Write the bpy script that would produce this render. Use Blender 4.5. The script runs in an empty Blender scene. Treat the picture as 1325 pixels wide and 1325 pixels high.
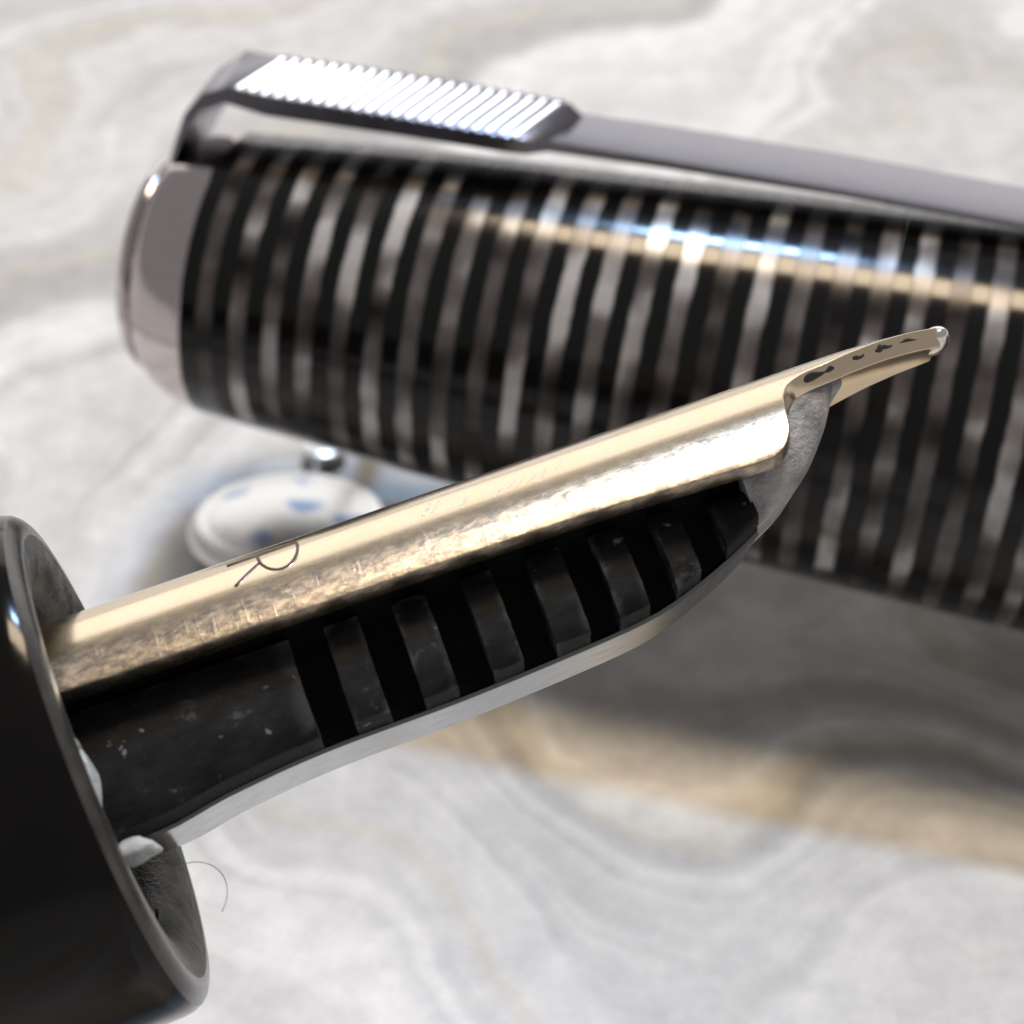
import bpy, bmesh, math, random
from mathutils import Vector, Matrix
random.seed(7)
S = 0.1                      # millimetres to scene units (1 unit = 1 cm)
R = math.radians
scene = bpy.context.scene
scene.unit_settings.system = 'METRIC'
scene.unit_settings.scale_length = 0.01
col = scene.collection

# ------------------------------------------------------------------ camera
cam_d = bpy.data.cameras.new('camera'); cam = bpy.data.objects.new('camera', cam_d); col.objects.link(cam)
cam.location = (0, -5.5, 4.38); cam.rotation_euler = (R(90 - 38), 0, 0)
cam_d.sensor_width = 36; cam_d.lens = 36 * 2560 / 1325
cam_d.clip_start = 0.05; cam_d.clip_end = 500
cam_d.dof.use_dof = True; cam_d.dof.focus_distance = 4.03
cam_d.dof.aperture_fstop = 1.3      # small phone lens (see units: 1 unit = 1 cm)
scene.camera = cam

# ------------------------------------------------------------------ world and lamps
world = bpy.data.worlds.new('World'); scene.world = world; world.use_nodes = True
bg = world.node_tree.nodes['Background']
bg.inputs[0].default_value = (1.0, 0.96, 0.96, 1); bg.inputs[1].default_value = 0.25

def area(name, elev, azim, dist, sx, sy, power, color, target=(0, 0, 0.5)):
    d = bpy.data.lights.new(name, 'AREA'); d.shape = 'RECTANGLE'; d.size = sx; d.size_y = sy
    d.energy = power; d.color = color
    o = bpy.data.objects.new(name, d); col.objects.link(o)
    t = Vector(target)
    v = Vector((math.sin(R(azim)) * math.cos(R(elev)), math.cos(R(azim)) * math.cos(R(elev)), math.sin(R(elev))))
    o.location = t + v * dist
    o.rotation_euler = (-v).to_track_quat('-Z', 'Y').to_euler()
    return o
area('warm_lamp', 73.5, 4, 60, 20, 12, 22000, (1.0, 0.79, 0.55))
area('cool_window', 62.5, 4, 70, 9, 4, 21500, (0.40, 0.64, 1.0))
area('back_window', 17, 0, 70, 90, 40, 11500, (1.0, 0.98, 0.95))

vs = scene.view_settings
vs.view_transform = 'Standard'; vs.look = 'None'; vs.gamma = 1; vs.use_curve_mapping = False; vs.exposure = 0.18
scene.render.engine = 'CYCLES'
scene.cycles.max_bounces = 7; scene.cycles.diffuse_bounces = 3; scene.cycles.glossy_bounces = 4
scene.cycles.caustics_reflective = False; scene.cycles.caustics_refractive = False

# ------------------------------------------------------------------ material helpers
class NT:
    def __init__(s, name):
        s.m = bpy.data.materials.new(name); s.m.use_nodes = True
        s.t = s.m.node_tree; s.b = s.t.nodes['Principled BSDF']
    def n(s, kind, **kw):
        o = s.t.nodes.new(kind)
        for k, v in kw.items():
            if k.startswith('i_'): o.inputs[int(k[2:]) if k[2:].isdigit() else k[2:]].default_value = v
            else: setattr(o, k, v)
        return o
    def l(s, a, b): s.t.links.new(a, b)
    def set(s, **kw):
        for k, v in kw.items(): s.b.inputs[k.replace('_', ' ')].default_value = v
        return s
    def math(s, op, a, b=None, c=None):
        o = s.n('ShaderNodeMath', operation=op)
        for i, x in enumerate((a, b, c)):
            if x is None: continue
            if isinstance(x, (int, float)): o.inputs[i].default_value = x
            else: s.l(x, o.inputs[i])
        return o.outputs[0]
    def coord(s, which='Object'): return s.n('ShaderNodeTexCoord').outputs[which]
    def mapping(s, src, scale=(1, 1, 1), rot=(0, 0, 0), loc=(0, 0, 0)):
        o = s.n('ShaderNodeMapping'); o.inputs['Scale'].default_value = scale
        o.inputs['Rotation'].default_value = rot; o.inputs['Location'].default_value = loc
        s.l(src, o.inputs['Vector']); return o.outputs[0]
    def noise(s, vec, scale, detail=3, rough=0.55, dist=0.0):
        o = s.n('ShaderNodeTexNoise'); o.inputs['Scale'].default_value = scale
        o.inputs['Detail'].default_value = detail; o.inputs['Roughness'].default_value = rough
        o.inputs['Distortion'].default_value = dist
        if vec is not None: s.l(vec, o.inputs['Vector'])
        return o.outputs['Fac']
    def ramp(s, fac, stops, interp='LINEAR'):
        o = s.n('ShaderNodeValToRGB'); cr = o.color_ramp; cr.interpolation = interp
        while len(cr.elements) < len(stops): cr.elements.new(0.5)
        for e, (p, c) in zip(cr.elements, stops):
            e.position = p
            e.color = (c, c, c, 1) if isinstance(c, (int, float)) else (*c, 1)
        s.l(fac, o.inputs[0]); return o.outputs[0]
    def mix(s, fac, a, b, mode='MIX'):
        o = s.n('ShaderNodeMix', data_type='RGBA', blend_type=mode)
        for i, x in ((0, fac), (6, a), (7, b)):
            if isinstance(x, (int, float)): o.inputs[i].default_value = x
            elif isinstance(x, tuple): o.inputs[i].default_value = (*x, 1) if len(x) == 3 else x
            else: s.l(x, o.inputs[i])
        return o.outputs[2]
    def bump(s, h, strength=0.2, dist=0.01):
        o = s.n('ShaderNodeBump'); o.inputs['Strength'].default_value = strength
        o.inputs['Distance'].default_value = dist; s.l(h, o.inputs['Height'])
        s.l(o.outputs[0], s.b.inputs['Normal']); return o
    def to(s, out, name): s.l(out, s.b.inputs[name]); return s

def simple(name, colr, rough=0.4, metal=0.0, var=0.0, bump=0.0, scale=8, **kw):
    m = NT(name).set(Roughness=rough, Metallic=metal, **kw)
    m.b.inputs['Base Color'].default_value = (*colr, 1)
    c = m.coord()
    if var:
        f = m.noise(c, scale, 5)
        m.to(m.ramp(f, [(0.3, tuple(x * (1 - var) for x in colr)), (0.7, tuple(min(1, x * (1 + var)) for x in colr))]), 'Base Color')
        m.to(m.math('ADD', m.math('MULTIPLY', f, 0.25), rough - 0.12), 'Roughness')
    if bump: m.bump(m.noise(c, scale * 6, 6), bump, 0.01)
    return m.m

# ---- marbled table
def table_material():
    m = NT('marbled_table').set(Roughness=0.42)
    c = m.coord(); sp = m.n('ShaderNodeSeparateXYZ'); m.l(c, sp.inputs[0]); x, y = sp.outputs[0], sp.outputs[1]
    yy = m.math('ADD', y, 0.55)
    bend = m.math('SQRT', m.math('ADD', m.math('MULTIPLY', yy, yy), 0.12))
    psi = m.math('SUBTRACT', x, m.math('MULTIPLY', bend, 0.8))
    warp1 = m.math('MULTIPLY', m.math('SUBTRACT', m.noise(c, 0.42, 1.5), 0.5), 3.4)
    warp2 = m.math('MULTIPLY', m.math('SUBTRACT', m.noise(c, 1.7, 2), 0.5), 0.35)
    psi = m.math('ADD', m.math('ADD', psi, warp1), warp2)
    def loop(cx, cy, sig, amp, sx=1.0):
        dx = m.math('MULTIPLY', m.math('SUBTRACT', x, cx), sx); dy = m.math('SUBTRACT', y, cy)
        d2 = m.math('ADD', m.math('MULTIPLY', dx, dx), m.math('MULTIPLY', dy, dy))
        return m.math('MULTIPLY', m.math('EXPONENT', m.math('MULTIPLY', d2, -1.0 / sig ** 2)), amp)
    for lp in ((-2.5, 3.9, 1.1, 1.6, 0.6), (1.45, -1.55, 0.75, -1.5, 1.2), (1.9, 4.2, 1.0, 1.0, 1.5)):
        psi = m.math('ADD', psi, loop(*lp))
    def n1(scale, off, detail):
        o = m.n('ShaderNodeTexNoise', noise_dimensions='1D'); o.inputs['Scale'].default_value = scale
        o.inputs['Detail'].default_value = detail; o.inputs['Roughness'].default_value = 0.6
        m.l(m.math('ADD', psi, off), o.inputs['W']); return o.outputs['Fac']
    broad = m.ramp(n1(1.15, 3.1, 3), [(0.34, (0.46, 0.455, 0.44)), (0.45, (0.66, 0.655, 0.635)), (0.56, (0.80, 0.795, 0.775)), (0.66, (0.90, 0.895, 0.87))])
    line = n1(1.9, 11.0, 1.5)
    ln = m.math('ABSOLUTE', m.math('SUBTRACT', line, 0.5))
    dark = m.ramp(ln, [(0.0, 0.9), (0.03, 0.5), (0.1, 0.0)])
    keep = m.ramp(m.noise(c, 0.6, 2), [(0.42, 0.1), (0.62, 1.0)])
    colr = m.mix(m.math('MULTIPLY', m.math('MULTIPLY', dark, keep), 0.75), broad, (0.40, 0.39, 0.36))
    ol = m.ramp(n1(1.9, 27.0, 1), [(0.60, 0.0), (0.70, 1.0)])
    colr = m.mix(m.math('MULTIPLY', ol, 0.45), colr, (0.63, 0.58, 0.44))
    fine = m.ramp(n1(7.0, 41.0, 2), [(0.40, 0.0), (0.47, 0.35), (0.52, 0.0)])
    colr = m.mix(m.math('MULTIPLY', fine, keep), colr, (0.50, 0.49, 0.46))
    cloud = m.ramp(m.noise(c, 6.5, 6, 0.7), [(0.33, (0.74, 0.74, 0.75)), (0.7, (1, 1, 1))])
    colr = m.mix(1.0, colr, cloud, 'MULTIPLY')
    m.to(colr, 'Base Color')
    m.bump(m.noise(c, 60, 3), 0.10, 0.01)
    return m.m

# ---- gold nib
def gold_material():
    m = NT('nib_gold').set(Metallic=1.0)
    c = m.coord(); sp = m.n('ShaderNodeSeparateXYZ'); m.l(c, sp.inputs[0])
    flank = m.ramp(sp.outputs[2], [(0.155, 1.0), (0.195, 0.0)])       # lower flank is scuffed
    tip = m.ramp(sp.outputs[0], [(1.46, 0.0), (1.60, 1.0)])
    tone = m.mix(m.noise(c, 9, 4), (0.80, 0.64, 0.44), (0.87, 0.72, 0.53))
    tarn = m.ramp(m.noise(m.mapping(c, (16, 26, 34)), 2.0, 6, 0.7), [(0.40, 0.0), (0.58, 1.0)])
    tone = m.mix(m.math('MULTIPLY', m.math('MULTIPLY', m.math('ADD', 0.55, m.math('MULTIPLY', tarn, 0.75)), flank), 0.68), tone, (0.19, 0.175, 0.16))  # mottled tarnish, plus darkening painted in to dim the lamps' reflection
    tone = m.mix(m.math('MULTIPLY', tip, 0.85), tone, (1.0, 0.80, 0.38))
    m.to(tone, 'Base Color')
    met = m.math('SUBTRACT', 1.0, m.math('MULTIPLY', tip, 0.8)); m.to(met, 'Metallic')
    ro = m.math('ADD', 0.13, m.math('MULTIPLY', flank, 0.13))
    ro = m.math('ADD', ro, m.math('MULTIPLY', m.noise(c, 30, 4), 0.08))
    m.to(ro, 'Roughness')
    fine = m.noise(m.mapping(c, (60, 120, 160), rot=(0, 0.5, 0)), 1.2, 5, 0.7)
    streak = m.noise(m.mapping(c, (1.5, 50, 50)), 1.5, 4, 0.6)
    scr = m.ramp(m.noise(m.mapping(c, (70, 5, 9), rot=(0.2, 0.9, 0.3)), 1.6, 2, 0.5), [(0.60, 0.0), (0.66, 1.0)])
    hgt = m.math('ADD', m.math('MULTIPLY', fine, m.math('ADD', 0.02, m.math('MULTIPLY', flank, 0.55))), m.math('MULTIPLY', scr, m.math('ADD', 0.01, m.math('MULTIPLY', flank, 0.09))))
    hgt = m.math('ADD', hgt, m.math('MULTIPLY', streak, 0.10))
    m.bump(hgt, 0.3, 0.004)
    return m.m

# ---- black ebonite feed
def ebonite_material(name='feed_ebonite', base=0.012, rough=0.66, lo=0.09):
    m = NT(name).set(Specular_IOR_Level=0.14)
    c = m.coord()
    f = m.noise(m.mapping(c, (5, 5, 9)), 2.2, 6, 0.65)
    m.to(m.ramp(f, [(0.4, (base, base, base * 1.05)), (0.62, (base * 2.2, base * 2.3, base * 2.6)), (0.74, (lo, lo, lo * 1.05))]), 'Base Color')
    base_l = m.b.inputs['Base Color'].links[0].from_socket
    speck = m.ramp(m.noise(c, 38, 2, 0.5), [(0.70, 0.0), (0.76, 1.0)])
    m.to(m.mix(m.math('MULTIPLY', speck, 0.7), base_l, (lo * 2.2, lo * 2.2, lo * 2.3)), 'Base Color')
    geo = m.n('ShaderNodeNewGeometry')
    edge_highlight = m.math('MULTIPLY', m.ramp(geo.outputs['Pointiness'], [(0.54, 0.0), (0.62, 1.0)]), m.ramp(m.noise(c, 14, 3), [(0.45, 0.0), (0.6, 1.0)]))  # highlights along the chipped edges, painted as a paler tone
    base_w = m.b.inputs['Base Color'].links[0].from_socket
    m.to(m.mix(m.math('MULTIPLY', edge_highlight, 0.8), base_w, (lo * 1.8, lo * 1.8, lo * 1.9)), 'Base Color')
    m.to(m.math('ADD', rough - 0.1, m.math('MULTIPLY', f, 0.25)), 'Roughness')
    m.bump(m.noise(c, 45, 7, 0.7), 0.35, 0.006)
    return m.m

def pearl_material():
    m = NT('pearl_celluloid').set(Roughness=0.2, Specular_IOR_Level=0.25)
    c = m.coord()
    g = m.coord('Generated')
    oi = m.n('ShaderNodeObjectInfo')
    off = m.n('ShaderNodeCombineXYZ'); m.l(m.math('MULTIPLY', oi.outputs['Random'], 40), off.inputs[0])
    va = m.n('ShaderNodeVectorMath', operation='ADD'); m.l(m.mapping(c, (0.6, 1, 1)), va.inputs[0]); m.l(off.outputs[0], va.inputs[1])
    f = m.noise(va.outputs[0], 4.2, 1.5, 0.5)
    f2 = m.noise(va.outputs[0], 16, 3, 0.6)
    seg = m.ramp(f, [(0.33, (0.008, 0.007, 0.007)), (0.42, (0.07, 0.062, 0.058)), (0.52, (0.17, 0.16, 0.155)), (0.62, (0.55, 0.545, 0.54))])
    body = m.mix(1.0, seg, m.ramp(f2, [(0.3, 0.8), (0.7, 1.0)]), 'MULTIPLY')
    gx = m.n('ShaderNodeSeparateXYZ'); m.l(g, gx.inputs[0])
    edge = m.math('ADD', m.math('ABSOLUTE', m.math('SUBTRACT', gx.outputs[0], 0.5)), m.math('MULTIPLY', m.math('SUBTRACT', m.noise(va.outputs[0], 9, 2), 0.5), 0.3))
    m.to(m.mix(m.ramp(edge, [(0.33, 0.0), (0.49, 1.0)]), body, (0.006, 0.006, 0.006)), 'Base Color')
    m.b.inputs['Metallic'].default_value = 0.1
    return m.m

def steel_material(name, colr, rough, scale=25):
    m = NT(name).set(Metallic=1.0)
    c = m.coord()
    f = m.noise(m.mapping(c, (3, 10, 10)), 3, 5)
    m.to(m.mix(f, tuple(x * 0.85 for x in colr), colr), 'Base Color')
    m.to(m.math('ADD', rough - 0.05, m.math('MULTIPLY', m.noise(c, scale, 5), 0.12)), 'Roughness')
    m.bump(m.noise(m.mapping(c, (40, 8, 8)), 4, 4), 0.08, 0.005)
    return m.m

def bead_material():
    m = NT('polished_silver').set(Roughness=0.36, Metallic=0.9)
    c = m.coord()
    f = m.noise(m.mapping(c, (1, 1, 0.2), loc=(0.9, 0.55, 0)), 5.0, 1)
    m.to(m.ramp(f, [(0.52, (0.88, 0.88, 0.87)), (0.62, (0.30, 0.42, 0.66))]), 'Base Color')  # blue patches are reflected light painted into the silver's colour
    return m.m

M_table = table_material()
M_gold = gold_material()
M_feed = ebonite_material(base=0.009, lo=0.11)
M_core = ebonite_material('shaded_core_ebonite', 0.004, 0.6, 0.01)  # darker copy of the ebonite, deep shade of the slots put into colour
M_keel = simple('polished_feed_underside', (0.03, 0.03, 0.032), 0.16, 0.0, 0.2, 0.02, 20, IOR=2.3)
M_tip = simple('worn_grey_ebonite', (0.36, 0.355, 0.35), 0.5, 0.0, 0.5, 0.8, 14)
M_black = simple('black_celluloid', (0.006, 0.006, 0.0065), 0.11, 0.0, 0.0, 0.0, Specular_IOR_Level=0.26)
M_section = simple('black_grip', (0.004, 0.0036, 0.0032), 0.14, 0.0, 0.3, 0.02, 6, Specular_IOR_Level=0.2)
M_rim = simple('scuffed_black_rim', (0.15, 0.148, 0.135), 0.4, 0.0, 0.85, 0.5, 13)
M_lip = simple('lip_highlight', (0.05, 0.048, 0.045), 0.2, 0.0, 0.6, 0.1, 8)  # paler grey painted in for the highlight along the lip
M_dirt = simple('dried_residue', (0.30, 0.30, 0.26), 0.7, 0.0, 0.5, 0.7, 12)
M_wax = simple('pale_wax', (0.50, 0.55, 0.56), 0.45, 0.0, 0.2, 0.5, 10, Subsurface_Weight=0.2)
M_pearl = pearl_material()
M_steel = steel_material('clip_steel', (0.27, 0.265, 0.30), 0.2)
M_chrome = steel_material('band_steel', (0.60, 0.55, 0.55), 0.11, 8)  # rosy tint painted in for a pink reflection on the band
M_bright = steel_material('ribbed_steel', (0.72, 0.72, 0.75), 0.36)
M_irid = steel_material('tipping_metal', (0.9, 0.88, 0.82), 0.18)
M_ink = simple('dark_engraving', (0.10, 0.055, 0.035), 0.5, 0.0)
M_stain = simple('dried_ink', (0.035, 0.028, 0.03), 0.5)
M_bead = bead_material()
M_silver = steel_material('rest_silver', (0.92, 0.92, 0.91), 0.34)
M_fibre = simple('pale_fibre', (0.5, 0.47, 0.42), 0.6)

# ------------------------------------------------------------------ mesh helpers (input in millimetres)
def build(name, bm, mat, parent=None, smooth=True, sharp=None):
    me = bpy.data.meshes.new(name)
    bmesh.ops.recalc_face_normals(bm, faces=bm.faces)
    for v in bm.verts: v.co *= S
    bm.to_mesh(me); bm.free()
    for p in me.polygons: p.use_smooth = smooth
    if smooth and sharp: me.set_sharp_from_angle(angle=R(sharp))
    me.materials.append(mat)
    o = bpy.data.objects.new(name, me); col.objects.link(o)
    if parent: o.parent = parent
    return o

def lathe(profile, seg=96, closed=False, bm=None):
    """profile [(x, r)] turned round the X axis"""
    bm = bm or bmesh.new(); rings = []
    for x, r in profile:
        if r < 1e-6: rings.append([bm.verts.new((x, 0, 0))]); continue
        rings.append([bm.verts.new((x, r * math.cos(2 * math.pi * k / seg), r * math.sin(2 * math.pi * k / seg))) for k in range(seg)])
    pairs = list(zip(rings, rings[1:])) + ([(rings[-1], rings[0])] if closed else [])
    for a, b in pairs:
        for k in range(seg):
            k2 = (k + 1) % seg
            q = [a[k % len(a)], a[k2 % len(a)], b[k2 % len(b)], b[k % len(b)]]
            q = list(dict.fromkeys(q))
            if len(q) > 2: bm.faces.new(q)
    return bm

def loft(sections, bm=None, caps=True):
    bm = bm or bmesh.new(); rs = [[bm.verts.new(p) for p in s] for s in sections]
    n = len(rs[0])
    for a, b in zip(rs, rs[1:]):
        for k in range(n): bm.faces.new((a[k], a[(k + 1) % n], b[(k + 1) % n], b[k]))
    if caps: bm.faces.new(rs[0]); bm.faces.new(rs[-1])
    return bm

def bevel(bm, w, seg=2, ang=30):
    es = [e for e in bm.edges if len(e.link_faces) == 2 and e.calc_face_angle(0) > R(ang)]
    bmesh.ops.bevel(bm, geom=es, offset=w, segments=seg, profile=0.5, affect='EDGES', clamp_overlap=True)
    return bm

def tube(pts, r, bm=None, seg=8):
    bm = bm or bmesh.new(); rings = []
    pts = [Vector(p) for p in pts]
    for i, p in enumerate(pts):
        d = (pts[min(i + 1, len(pts) - 1)] - pts[max(i - 1, 0)]).normalized()
        a = d.orthogonal().normalized() if i == 0 else (rings[-1][1] - d * rings[-1][1].dot(d)).normalized()
        b = d.cross(a); rings.append(([bm.verts.new(p + (a * math.cos(t) + b * math.sin(t)) * r) for t in [2 * math.pi * k / seg for k in range(seg)]], a))
    rv = [x[0] for x in rings]
    for a, b in zip(rv, rv[1:]):
        for k in range(seg): bm.faces.new((a[k], a[(k + 1) % seg], b[(k + 1) % seg], b[k]))
    bm.faces.new(rv[0]); bm.faces.new(rv[-1])
    return bm

def interp(t, pts):
    if t <= pts[0][0]: return pts[0][1]
    for (a, x), (b, y) in zip(pts, pts[1:]):
        if t <= b: return x + (y - x) * (t - a) / (b - a)
    return pts[-1][1]

def smooth_interp(t, pts):
    if t <= pts[0][0]: return pts[0][1]
    if t >= pts[-1][0]: return pts[-1][1]
    n = len(pts)
    for i in range(n - 1):
        if t <= pts[i + 1][0]:
            x0, y0 = pts[i]; x1, y1 = pts[i + 1]
            def sl(j):
                if j == 0 or j == n - 1: return 0 if False else ((pts[min(j + 1, n - 1)][1] - pts[max(j - 1, 0)][1]) / (pts[min(j + 1, n - 1)][0] - pts[max(j - 1, 0)][0]))
                return (pts[j + 1][1] - pts[j - 1][1]) / (pts[j + 1][0] - pts[j - 1][0])
            h = x1 - x0; u = (t - x0) / h
            return (2 * u**3 - 3 * u**2 + 1) * y0 + (u**3 - 2 * u**2 + u) * h * sl(i) + (-2 * u**3 + 3 * u**2) * y1 + (u**3 - u**2) * h * sl(i + 1)

def thing(name, label, cat, mat4):
    o = bpy.data.objects.new(name, None); col.objects.link(o); o.empty_display_size = 0.3
    o.matrix_world = mat4; o['label'] = label; o['category'] = cat
    return o

def frame(loc, X, Z):
    X = Vector(X).normalized(); Z = Vector(Z); Z = (Z - X * Z.dot(X)).normalized(); Y = Z.cross(X)
    m = Matrix((X, Y, Z)).transposed().to_4x4(); m.translation = Vector(loc) * S
    return m

# ------------------------------------------------------------------ the table
bm = bmesh.new()
bmesh.ops.create_cube(bm, size=1, matrix=Matrix.Diagonal((900, 700, 18, 1)))
for v in bm.verts: v.co.z -= 9; v.co.y += 150
table = build('table_top', bm, M_table, None, False); table['kind'] = 'structure'

# ------------------------------------------------------------------ striped cap lying on the table
cap = thing('striped_pen_cap', 'black striped fountain pen cap with steel clip lying on marbled table', 'pen cap',
            frame((-9.7, 1.9, 9.5), (25.7, -6.7, -1.6), (0, 0, 1)))
T0 = 0.45                                   # first stripe
def cap_r(t): return interp(t, [(-2, 4.4), (T0, 4.72), (7.2, 5.24), (18, 5.86), (26.7, 6.22), (58, 6.5)])
prof = [(-2.4, 0.0), (-2.4, 2.9), (-2.3, 3.3), (-2.15, 3.55), (-1.98, 3.66), (-1.82, 3.7), (-1.76, 3.62), (-1.70, 3.7), (-1.55, 3.9), (-1.3, 4.12), (-0.9, 4.36), (-0.4, 4.55), (0.1, 4.67), (0.36, 4.71), (0.45, 4.64), (0.45, 3.9)]
build('end_band', lathe(prof), M_chrome, cap, True, 40)
# laminated rings, each its own piece
pitch, pw = 1.12, 0.64
t = T0; k = 0
while t < 58:
    for a, b, nm, mt, dr in ((t, t + pitch - pw, 'black_ring', M_black, 0.0), (t + pitch - pw, t + pitch, 'pearl_ring', M_pearl, 0.0)):
        e = 0.004
        build(nm, lathe([(a + e, cap_r(a) - 0.9), (a + e, cap_r(a)), (b - e, cap_r(b)), (b - e, cap_r(b) - 0.9)], 80, True), mt, cap, True, 40)
    t += pitch; k += 1
build('lip', lathe([(t, 5.5), (t, cap_r(t)), (t + 2.2, cap_r(t) + 0.02), (t + 2.5, cap_r(t) - 0.1), (t + 2.5, 5.7), (t, 5.6)], 80, True), M_black, cap, True, 40)
build('inner_tube', lathe([(T0 + 0.1, 0), (T0 + 0.1, 4.0), (12, 4.4), (t + 2, 5.45)]), M_black, cap, True, 40)

# clip
TH = R(104)
cN = Vector((0, -math.cos(TH), math.sin(TH))); cT = Vector((0, -math.sin(TH), -math.cos(TH)))   # outwards; towards the near side
def clip_pt(t, rad, w): return Vector((t, 0, 0)) + cN * rad + cT * w
clip = build('clip', bmesh.new(), M_steel, cap)
bpy.data.objects.remove(clip)
# (t, underside radius, side wall top radius, ridge radius, half width)
cp = [(-0.95, 4.2, 4.6, 5.2, 1.6), (-0.8, 4.45, 5.1, 5.8, 1.7), (-0.5, 5.3, 6.1, 6.7, 1.75), (0.1, 6.3, 6.9, 7.5, 1.8), (1.0, 6.75, 7.3, 8.2, 1.85), (2.0, 6.85, 7.5, 8.45, 1.95),
      (4, 6.9, 7.52, 8.5, 2.0), (7, 6.95, 7.52, 8.5, 2.0), (11.4, 6.95, 7.47, 8.44, 2.0), (12.2, 6.98, 7.45, 8.40, 1.95), (12.7, 7.1, 7.45, 8.02, 1.6),
      (16, 7.2, 7.45, 8.02, 1.6), (22, 7.2, 7.42, 7.97, 1.55), (28, 7.1, 7.28, 7.82, 1.5), (34, 6.95, 7.1, 7.62, 1.45), (38, 6.85, 7.1, 7.35, 1.15), (39.5, 6.85, 7.0, 7.2, 0.7)]
cp = [(c[0] * 0.905 - (0.5 if c[0] < 1.5 else 0.0),) + tuple(v * (0.907 + 0.0019 * c[0]) - (0.25 if j < 3 and c[0] > 1.5 else 0.0) for j, v in enumerate(c[1:])) for c in cp]
secs = []
for tt, lo, md, hi, wb in cp:
    sh = interp(tt, [(11.0, 0.0), (11.8, 0.55)])           # ridge runs nearer the far side on the arm
    k = interp(tt, [(8.5, 0.0), (10.3, 0.5), (11.6, 0.5), (14.4, 0.0)])     # slanted step at the end of the block
    secs.append([clip_pt(tt - k * abs(w), h, w) for h, w in ((lo, -wb), (lo, wb), (md, wb), (hi, 0.12 - sh), (hi, -0.12 - sh), (md, -wb))])
clip = build('clip', bevel(loft(secs), 0.09, 2, 20), M_steel, cap, True, 35)
# ball at the clip's end
bm = bmesh.new(); bmesh.ops.create_uvsphere(bm, u_segments=24, v_segments=16, radius=1.5)
for v in bm.verts: v.co += clip_pt(34, 7.1, 0)
build('clip_ball', bm, M_steel, clip)
# oblique ribs on the raised block, one piece each
for side in (1, -1):
    for i in range(22):
        t0 = 0.75 + i * 0.425
        rs = []
        for q in (0.02, 0.25, 0.5, 0.75, 0.97):
            tt = t0 + 1.0 * q
            g = [interp(tt, [(c[0], c[j]) for c in cp]) for j in (2, 3, 4)]
            w = g[2] + (0.12 - g[2]) * q; h = g[0] + (g[1] - g[0]) * q
            rs.append([clip_pt(tt + dx, h + dz, side * (w + dz * 0.4)) for dx, dz in ((-0.19, -0.06), (-0.13, 0.03), (0.0, 0.07), (0.13, 0.03), (0.19, -0.06))])
        build('barb', loft(rs), M_bright, clip, True, 50)

# ------------------------------------------------------------------ fountain pen held over the table
PEN_X = (0.94192, 0.26836, 0.20192); PEN_Z = (-0.33559, 0.72898, 0.59663)
pen = thing('fountain_pen', 'black fountain pen with gold nib and finned feed in front of cap', 'fountain pen',
            frame((-8.006, -27.255, 15.966), PEN_X, PEN_Z))
# grip and barrel
sec = [(-0.55, 5.22), (-0.36, 5.20), (-0.2, 5.13), (-0.1, 5.04), (-0.03, 4.92), (0.0, 4.78), (0.0, 4.65)]
grip = build('grip_section', lathe([(-16, 4.9), (-14, 4.85), (-9, 4.9), (-4, 5.08), (-1.5, 5.22), (-0.55, 5.22), (-0.36, 5.20), (-0.2, 5.13)], 128), M_section, pen, True, 50)
grip.rotation_euler = (0, R(-2.7), 0); grip.location = (0.025, 0, 0)
build('rim_lip', lathe(sec[2:], 128), M_lip, grip, True, 60)
build('rim_face', lathe([(0.0, 4.65), (-0.04, 4.3), (-0.16, 3.9), (-0.35, 3.6), (-0.8, 3.5), (-3, 3.45), (-9, 3.4)], 128), M_rim, grip, True, 60)
build('barrel', lathe([(-16, 4.9), (-16.1, 5.5), (-18, 5.7), (-30, 5.6), (-42, 4.6), (-46, 3.9), (-48, 2.8), (-48.6, 1.2), (-48.7, 0)], 96), M_section, pen, True, 40)

# nib: (s, half angle, radius, centre height)
VC = -0.1
def nib_state(s):
    half = smooth_interp(s, [(-6, 69), (0, 69), (10, 70), (13.2, 73), (14.0, 73.5)])
    rad = 3.0; cz = VC
    if s > 14.0:
        half = smooth_interp(s, [(14.0, 73.5), (14.32, 70), (14.56, 63), (14.68, 54), (14.80, 46), (15.05, 38.5), (15.5, 33), (16.3, 29), (17.3, 22), (18.3, 14.5), (18.7, 11)])
    drop = interp(s, [(-6, 0), (14.5, 0), (16.5, 0.0), (17.3, 0.03), (18, 0.09), (18.7, 0.18)])
    return half, rad, cz - drop
def nib_pt(s, ang, off=0.0):
    half, rad, cz = nib_state(s)
    a = R(ang)
    return Vector((s, -(rad + off) * math.sin(a), cz + (rad + off) * math.cos(a)))   # positive angle = near side
ss = [-6 + 0.5 * i for i in range(40)] + [14.0 + 0.04 * i for i in range(12)] + [14.48 + 0.02 * i for i in range(36)] + [15.25 + 0.15 * i for i in range(22)] + [18.7]
ss = sorted(set(round(x, 3) for x in ss if x <= 18.7)); NA = 40
bm = bmesh.new(); grid = []
for s in ss:
    half = nib_state(s)[0]
    grid.append([bm.verts.new(nib_pt(s, half * (2 * j / NA - 1))) for j in range(NA + 1)])
for a, b in zip(grid, grid[1:]):
    for j in range(NA): bm.faces.new((a[j], a[j + 1], b[j + 1], b[j]))
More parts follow.
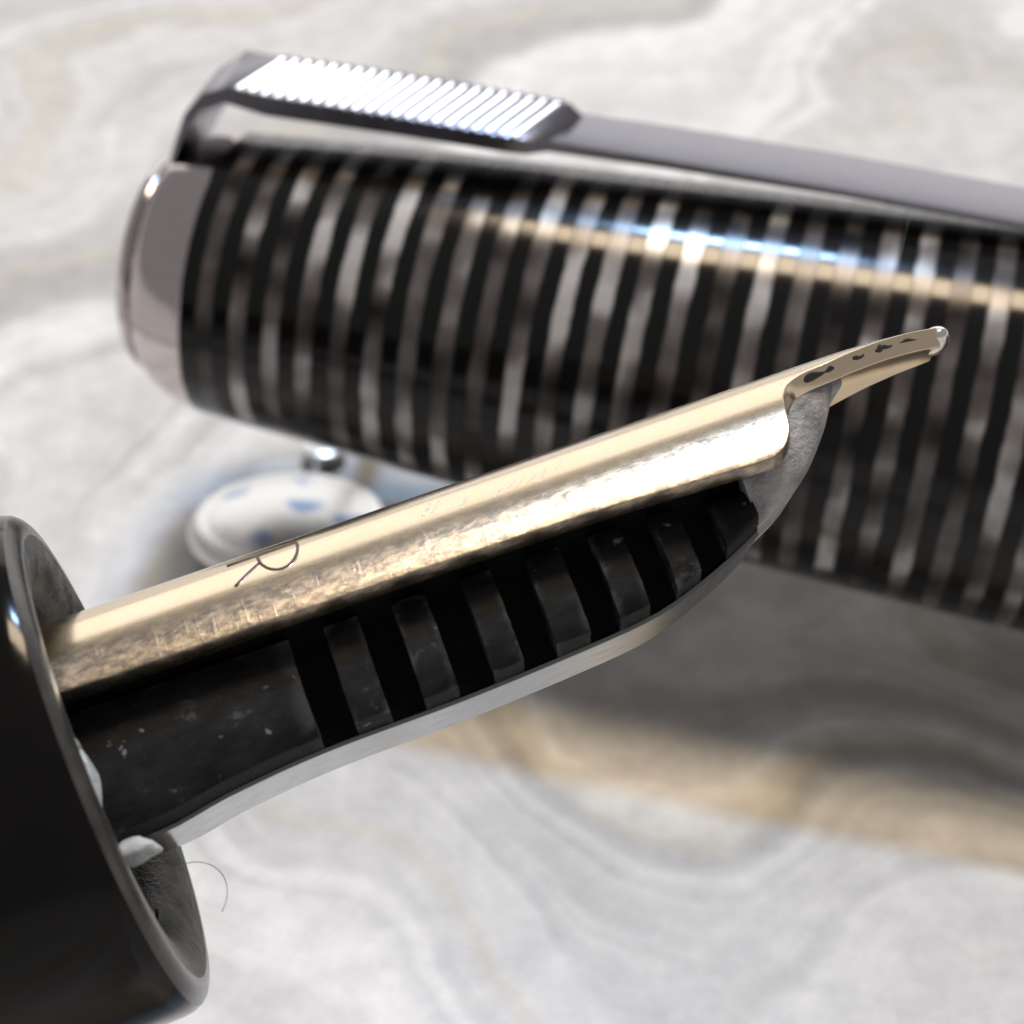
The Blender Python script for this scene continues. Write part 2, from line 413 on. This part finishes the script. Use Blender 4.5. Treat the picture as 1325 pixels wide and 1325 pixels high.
# thickness
bmesh.ops.recalc_face_normals(bm, faces=bm.faces)
if sum(f.normal.z for f in bm.faces) < 0: bmesh.ops.reverse_faces(bm, faces=bm.faces)
bmesh.ops.solidify(bm, geom=bm.faces[:], thickness=0.41)
bevel(bm, 0.09, 3, 50)
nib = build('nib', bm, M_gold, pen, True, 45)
bm = bmesh.new(); bmesh.ops.create_uvsphere(bm, u_segments=20, v_segments=14, radius=1)
for v in bm.verts: v.co = Vector((v.co.x * 0.30, v.co.y * 0.62, v.co.z * 0.27)) + Vector((18.72, 0, 2.53))
build('tipping', bm, M_irid, nib)
# dried ink on the cut edge of the near tine
for s0, ln, hh in ((15.62, 0.34, 0.075), (16.05, 0.12, 0.05), (16.75, 0.15, 0.05), (17.25, 0.10, 0.07), (17.42, 0.16, 0.045), (17.95, 0.22, 0.03)):
    bm = bmesh.new(); bmesh.ops.create_icosphere(bm, subdivisions=3, radius=1)
    hf = nib_state(s0)[0]; c0 = nib_pt(s0, hf, -0.15); d = (nib_pt(s0 + 0.3, nib_state(s0 + 0.3)[0], -0.15) - c0).normalized()
    nrm = Vector((0, -math.cos(R(hf)), -math.sin(R(hf)))); upv = nrm.cross(d).normalized()
    ph = random.uniform(0, 6)
    for v in bm.verts:
        x, y, z = v.co; wob = 1 + 0.3 * math.sin(3 * x + ph)
        v.co = c0 + d * (x * ln) + nrm * (y * 0.025 + 0.005) + upv * (z * hh * wob + 0.015 * math.sin(3 * x + ph))
    build('ink_stain', bm, M_stain, nib)
# slit along the crown
bm = bmesh.new(); rows = [[bm.verts.new(nib_pt(s, d, 0.004)) for d in (-0.6, 0.6)] for s in [9 + 0.3 * i for i in range(32)]]
for a, b in zip(rows, rows[1:]): bm.faces.new((a[0], a[1], b[1], b[0]))
build('slit', bm, M_ink, nib)
# engraved letter R, its foot towards the grip
def groove(pts, r=0.03):
    path = []
    for (s0, a0), (s1, a1) in zip(pts, pts[1:]):
        for q in range(5): path.append(nib_pt(s0 + (s1 - s0) * q / 5, a0 + (a1 - a0) * q / 5, -0.008))
    path.append(nib_pt(*pts[-1], -0.008))
    return path
bm = tube(groove([(3.5, 27), (4.92, 27)]), 0.026)
tube(groove([(3.5, 29), (4.88, 29)]), 0.015, bm)
bowl = [(4.92, 27)] + [(4.53 + 0.40 * math.cos(R(x)), 32 + 14 * math.sin(R(x))) for x in range(0, 181, 15)] + [(4.13, 27)]
tube(groove(bowl), 0.035, bm)
tube(groove([(4.14, 36), (3.58, 47)]), 0.03, bm)
letter = build('engraved_letter', bm, M_ink, nib)
bm = tube(groove([(q[0] + 0.03, q[1] + 1.0) for q in bowl[1:-1]]), 0.016)  # pale lines laid in as the highlight on the groove's edge
tube(groove([(4.16, 37), (3.61, 47.8)]), 0.014, bm)
build('groove_highlight', bm, M_irid, letter)
# a few long scratches on the flank
for i in range(16):
    s0 = random.uniform(7.2, 10.2); a0 = random.uniform(42, 48)
    build('scratch', tube(groove([(s0, a0), (s0 + random.uniform(0.15, 0.3), a0 - random.uniform(4, 8))]), 0.012, None, 5), M_irid, nib)

# feed
def vb(s): return smooth_interp(s, [(-6, -2.0), (0.8, -1.83), (2.2, -1.6), (4.1, -1.42), (7, -1.36), (9.7, -1.21), (11.0, -1.08), (11.9, -0.84), (13.0, -0.42), (13.7, -0.08), (14.7, 0.42), (15.4, 1.1), (15.8, 1.6), (16.1, 2.1)])
def fw(s): return interp(s, [(-6, 2.45), (8, 2.4), (11, 2.3), (13.5, 2.05), (14.8, 1.7), (16.3, 1.0)])
def full_sec(s, top=0.70):
    b, w = vb(s), fw(s); wb = min(1.3, w * 0.62); tp = max(top, b + 0.25)
    hh = tp - b
    b -= 0.08; hh = tp - b
    half = [(wb, b), (w - 0.22, b + 0.14), (w - 0.07, b + 0.20), (w, b + hh * 0.26), (w - 0.03, b + hh * 0.45), (w - 0.14, b + hh * 0.66), (w - 0.32, b + hh * 0.85), (w - 0.55, tp)]
    n = len(half); py = [(i, h[0]) for i, h in enumerate(half)]; pz = [(i, h[1]) for i, h in enumerate(half)]
    half = half if n < 4 else [(smooth_interp(i / 3, py), smooth_interp(i / 3, pz)) for i in range(3 * (n - 1) + 1)]
    return [(s, -y, z) for y, z in half] + [(s, y, z) for y, z in reversed(half)]
def core_sec(s):
    b, w = vb(s), fw(s); wb = min(1.22, w * 0.6)
    zt = max(1.75, b + 0.2)
    half = [(wb, b + 0.04), (wb, b + 0.3), (wb - 0.05, max(0.5, b + 0.4)), (min(1.95, w), max(1.0, b + 0.5)), (min(1.85, w * 0.9), zt)]
    return [(s, -y, z) for y, z in half] + [(s, y, z) for y, z in reversed(half)]
feed = build('feed', loft([core_sec(-6 + 0.4 * i) for i in range(52)]), M_core, pen, True, 35)
px = lambda v: v / 64.0
build('feed_block', bevel(loft([full_sec(-6 + i * (px(268) + 6) / 14) for i in range(15)]), 0.05, 2, 40), M_feed, feed, True, 35)
for a, b in ((315, 356), (402, 445), (489, 529), (571, 616), (658, 696), (736, 772), (813, 866)):
    a, b = px(a) + random.uniform(-0.03, 0.03), px(b) + random.uniform(-0.03, 0.03)
    bm = loft([full_sec(a + (b - a) * i / 3, 0.70 - max(0, a - 11) * 0.05) for i in range(4)]); bevel(bm, 0.06, 2, 40)
    for v in bm.verts: v.co += Vector((random.uniform(-1, 1), random.uniform(-1, 1), random.uniform(-1, 1))) * 0.010
    build('fin', bm, M_feed, feed, True, 35)
# polished underside
rows = []; bm = bmesh.new()
for i in range(40):
    s = 0.1 + i * 13.4 / 39; b = vb(s); w = min(1.55, fw(s) * 0.7)
    rows.append([bm.verts.new((s, y, b - d)) for y, d in ((-w, 0.05), (-w * 0.98, 0.125), (w * 0.98, 0.125), (w, 0.05))])
for a, b in zip(rows, rows[1:]):
    for j in range(3): bm.faces.new((a[j], a[j + 1], b[j + 1], b[j]))
build('underside', bm, M_keel, feed, True, 30)
# sliced grey tip
def tip_sec(s):
    b = vb(s); w = fw(s) + 0.02; zt = interp(s, [(13.7, 2.0), (15.2, 2.25), (16.3, 2.35)]); zt = max(zt, b + 0.12)
    wb = w * 0.8
    half = [(wb, b), (w * 0.93, b + (zt - b) * 0.12), (w, b + (zt - b) * 0.5), (min(w, 1.6), zt - 0.05), (min(w * 0.7, 1.2), zt)]
    return [(s, -y, z) for y, z in half] + [(s, y, z) for y, z in reversed(half)]
build('feed_tip', bevel(loft([tip_sec(px(862) + (16.32 - px(862)) * i / 12) for i in range(13)]), 0.04, 2, 50), M_tip, feed, True, 35)

# dried residue and wax chips round the mouth
def chip(name, mat, c, size, seed, parent):
    rnd = random.Random(seed); bm = bmesh.new()
    for _ in range(26):
        v = Vector((rnd.gauss(0, 1), rnd.gauss(0, 1), rnd.gauss(0, 1))).normalized() * rnd.uniform(0.7, 1.15)
        bm.verts.new(Vector((v.x * size[0], v.y * size[1], v.z * size[2])) + Vector(c))
    g = bmesh.ops.convex_hull(bm, input=bm.verts[:])
    bmesh.ops.delete(bm, geom=[v for v in bm.verts if not v.link_faces], context='VERTS')
    bmesh.ops.subdivide_edges(bm, edges=bm.edges[:], cuts=2, use_grid_fill=True)
    for v in bm.verts: v.co += Vector((rnd.uniform(-1, 1), rnd.uniform(-1, 1), rnd.uniform(-1, 1))) * 0.02
    bmesh.ops.smooth_vert(bm, verts=bm.verts[:], factor=0.4, use_axis_x=True, use_axis_y=True, use_axis_z=True)
    return build(name, bm, mat, parent, True, 22)
def polar(x, r, deg): return (x, -r * math.cos(R(deg)), r * math.sin(R(deg)))      # 0 = near side, 90 = up
chip('wax_chip', M_wax, polar(0.1, 3.6, -14), (0.2, 0.35, 0.8), 3, pen)
chip('wax_chip', M_wax, polar(0.35, 3.5, -40), (0.55, 0.3, 0.3), 5, pen)
chip('wax_chip', M_wax, polar(0.0, 3.55, -4), (0.15, 0.3, 0.4), 11, pen)
chip('residue', M_dirt, polar(-0.1, 3.6, -68), (0.3, 0.5, 0.35), 8, pen)
chip('residue', M_dirt, polar(-0.1, 3.9, -92), (0.22, 0.9, 0.45), 9, pen)
chip('residue', M_dirt, polar(-0.15, 3.9, -120), (0.2, 0.7, 0.5), 10, pen)

# loose fibre by the rim
pts = [(1.0 + 0.6 * math.sin(R(x)) , -1.0 + 0.2 * math.sin(R(x * 2)), -3.2 + 0.62 * math.cos(R(x))) for x in range(-20, 150, 10)]
fib = build('fibre', tube(pts, 0.008, None, 5), M_fibre, pen)

# ------------------------------------------------------------------ small round bead behind the nib
bead = thing('pen_rest', 'small round silvery rest with painted blue reflections under the raised end of the cap', 'pen rest', Matrix.Translation((-0.78, -0.10, 0.042)) @ Matrix.Rotation(R(-8), 4, 'X'))
ring = [(0.0, 3.2), (0.25, 3.45), (0.5, 3.5), (0.8, 3.35), (0.95, 3.1), (1.0, 2.8)]
dome = [(1.0, 2.8), (1.12, 2.5), (1.25, 2.0), (1.35, 1.4), (1.42, 0.7), (1.45, 0)]
arm = build('arm', tube([(0.4, 3.3, 0.3), (0.8, 5.2, 0.55), (2.6, 6.4, 0.72)], 0.15, None, 10), M_silver, bead)
bm = bmesh.new(); bmesh.ops.create_uvsphere(bm, u_segments=24, v_segments=16, radius=0.85)
for v in bm.verts: v.co = Vector((v.co.x, v.co.y, v.co.z * 0.3)) + Vector((0.8, 5.2, 0.75))
build('glint_knob', bm, M_silver, arm)  # added to give a bright glint just below the cap
build('prop', tube([(2.6, 6.2, 1.0), (2.6, 5.6, 5.5)], 0.4, None, 12), M_irid, arm)
rot = Matrix.Rotation(R(-90), 4, 'Y')
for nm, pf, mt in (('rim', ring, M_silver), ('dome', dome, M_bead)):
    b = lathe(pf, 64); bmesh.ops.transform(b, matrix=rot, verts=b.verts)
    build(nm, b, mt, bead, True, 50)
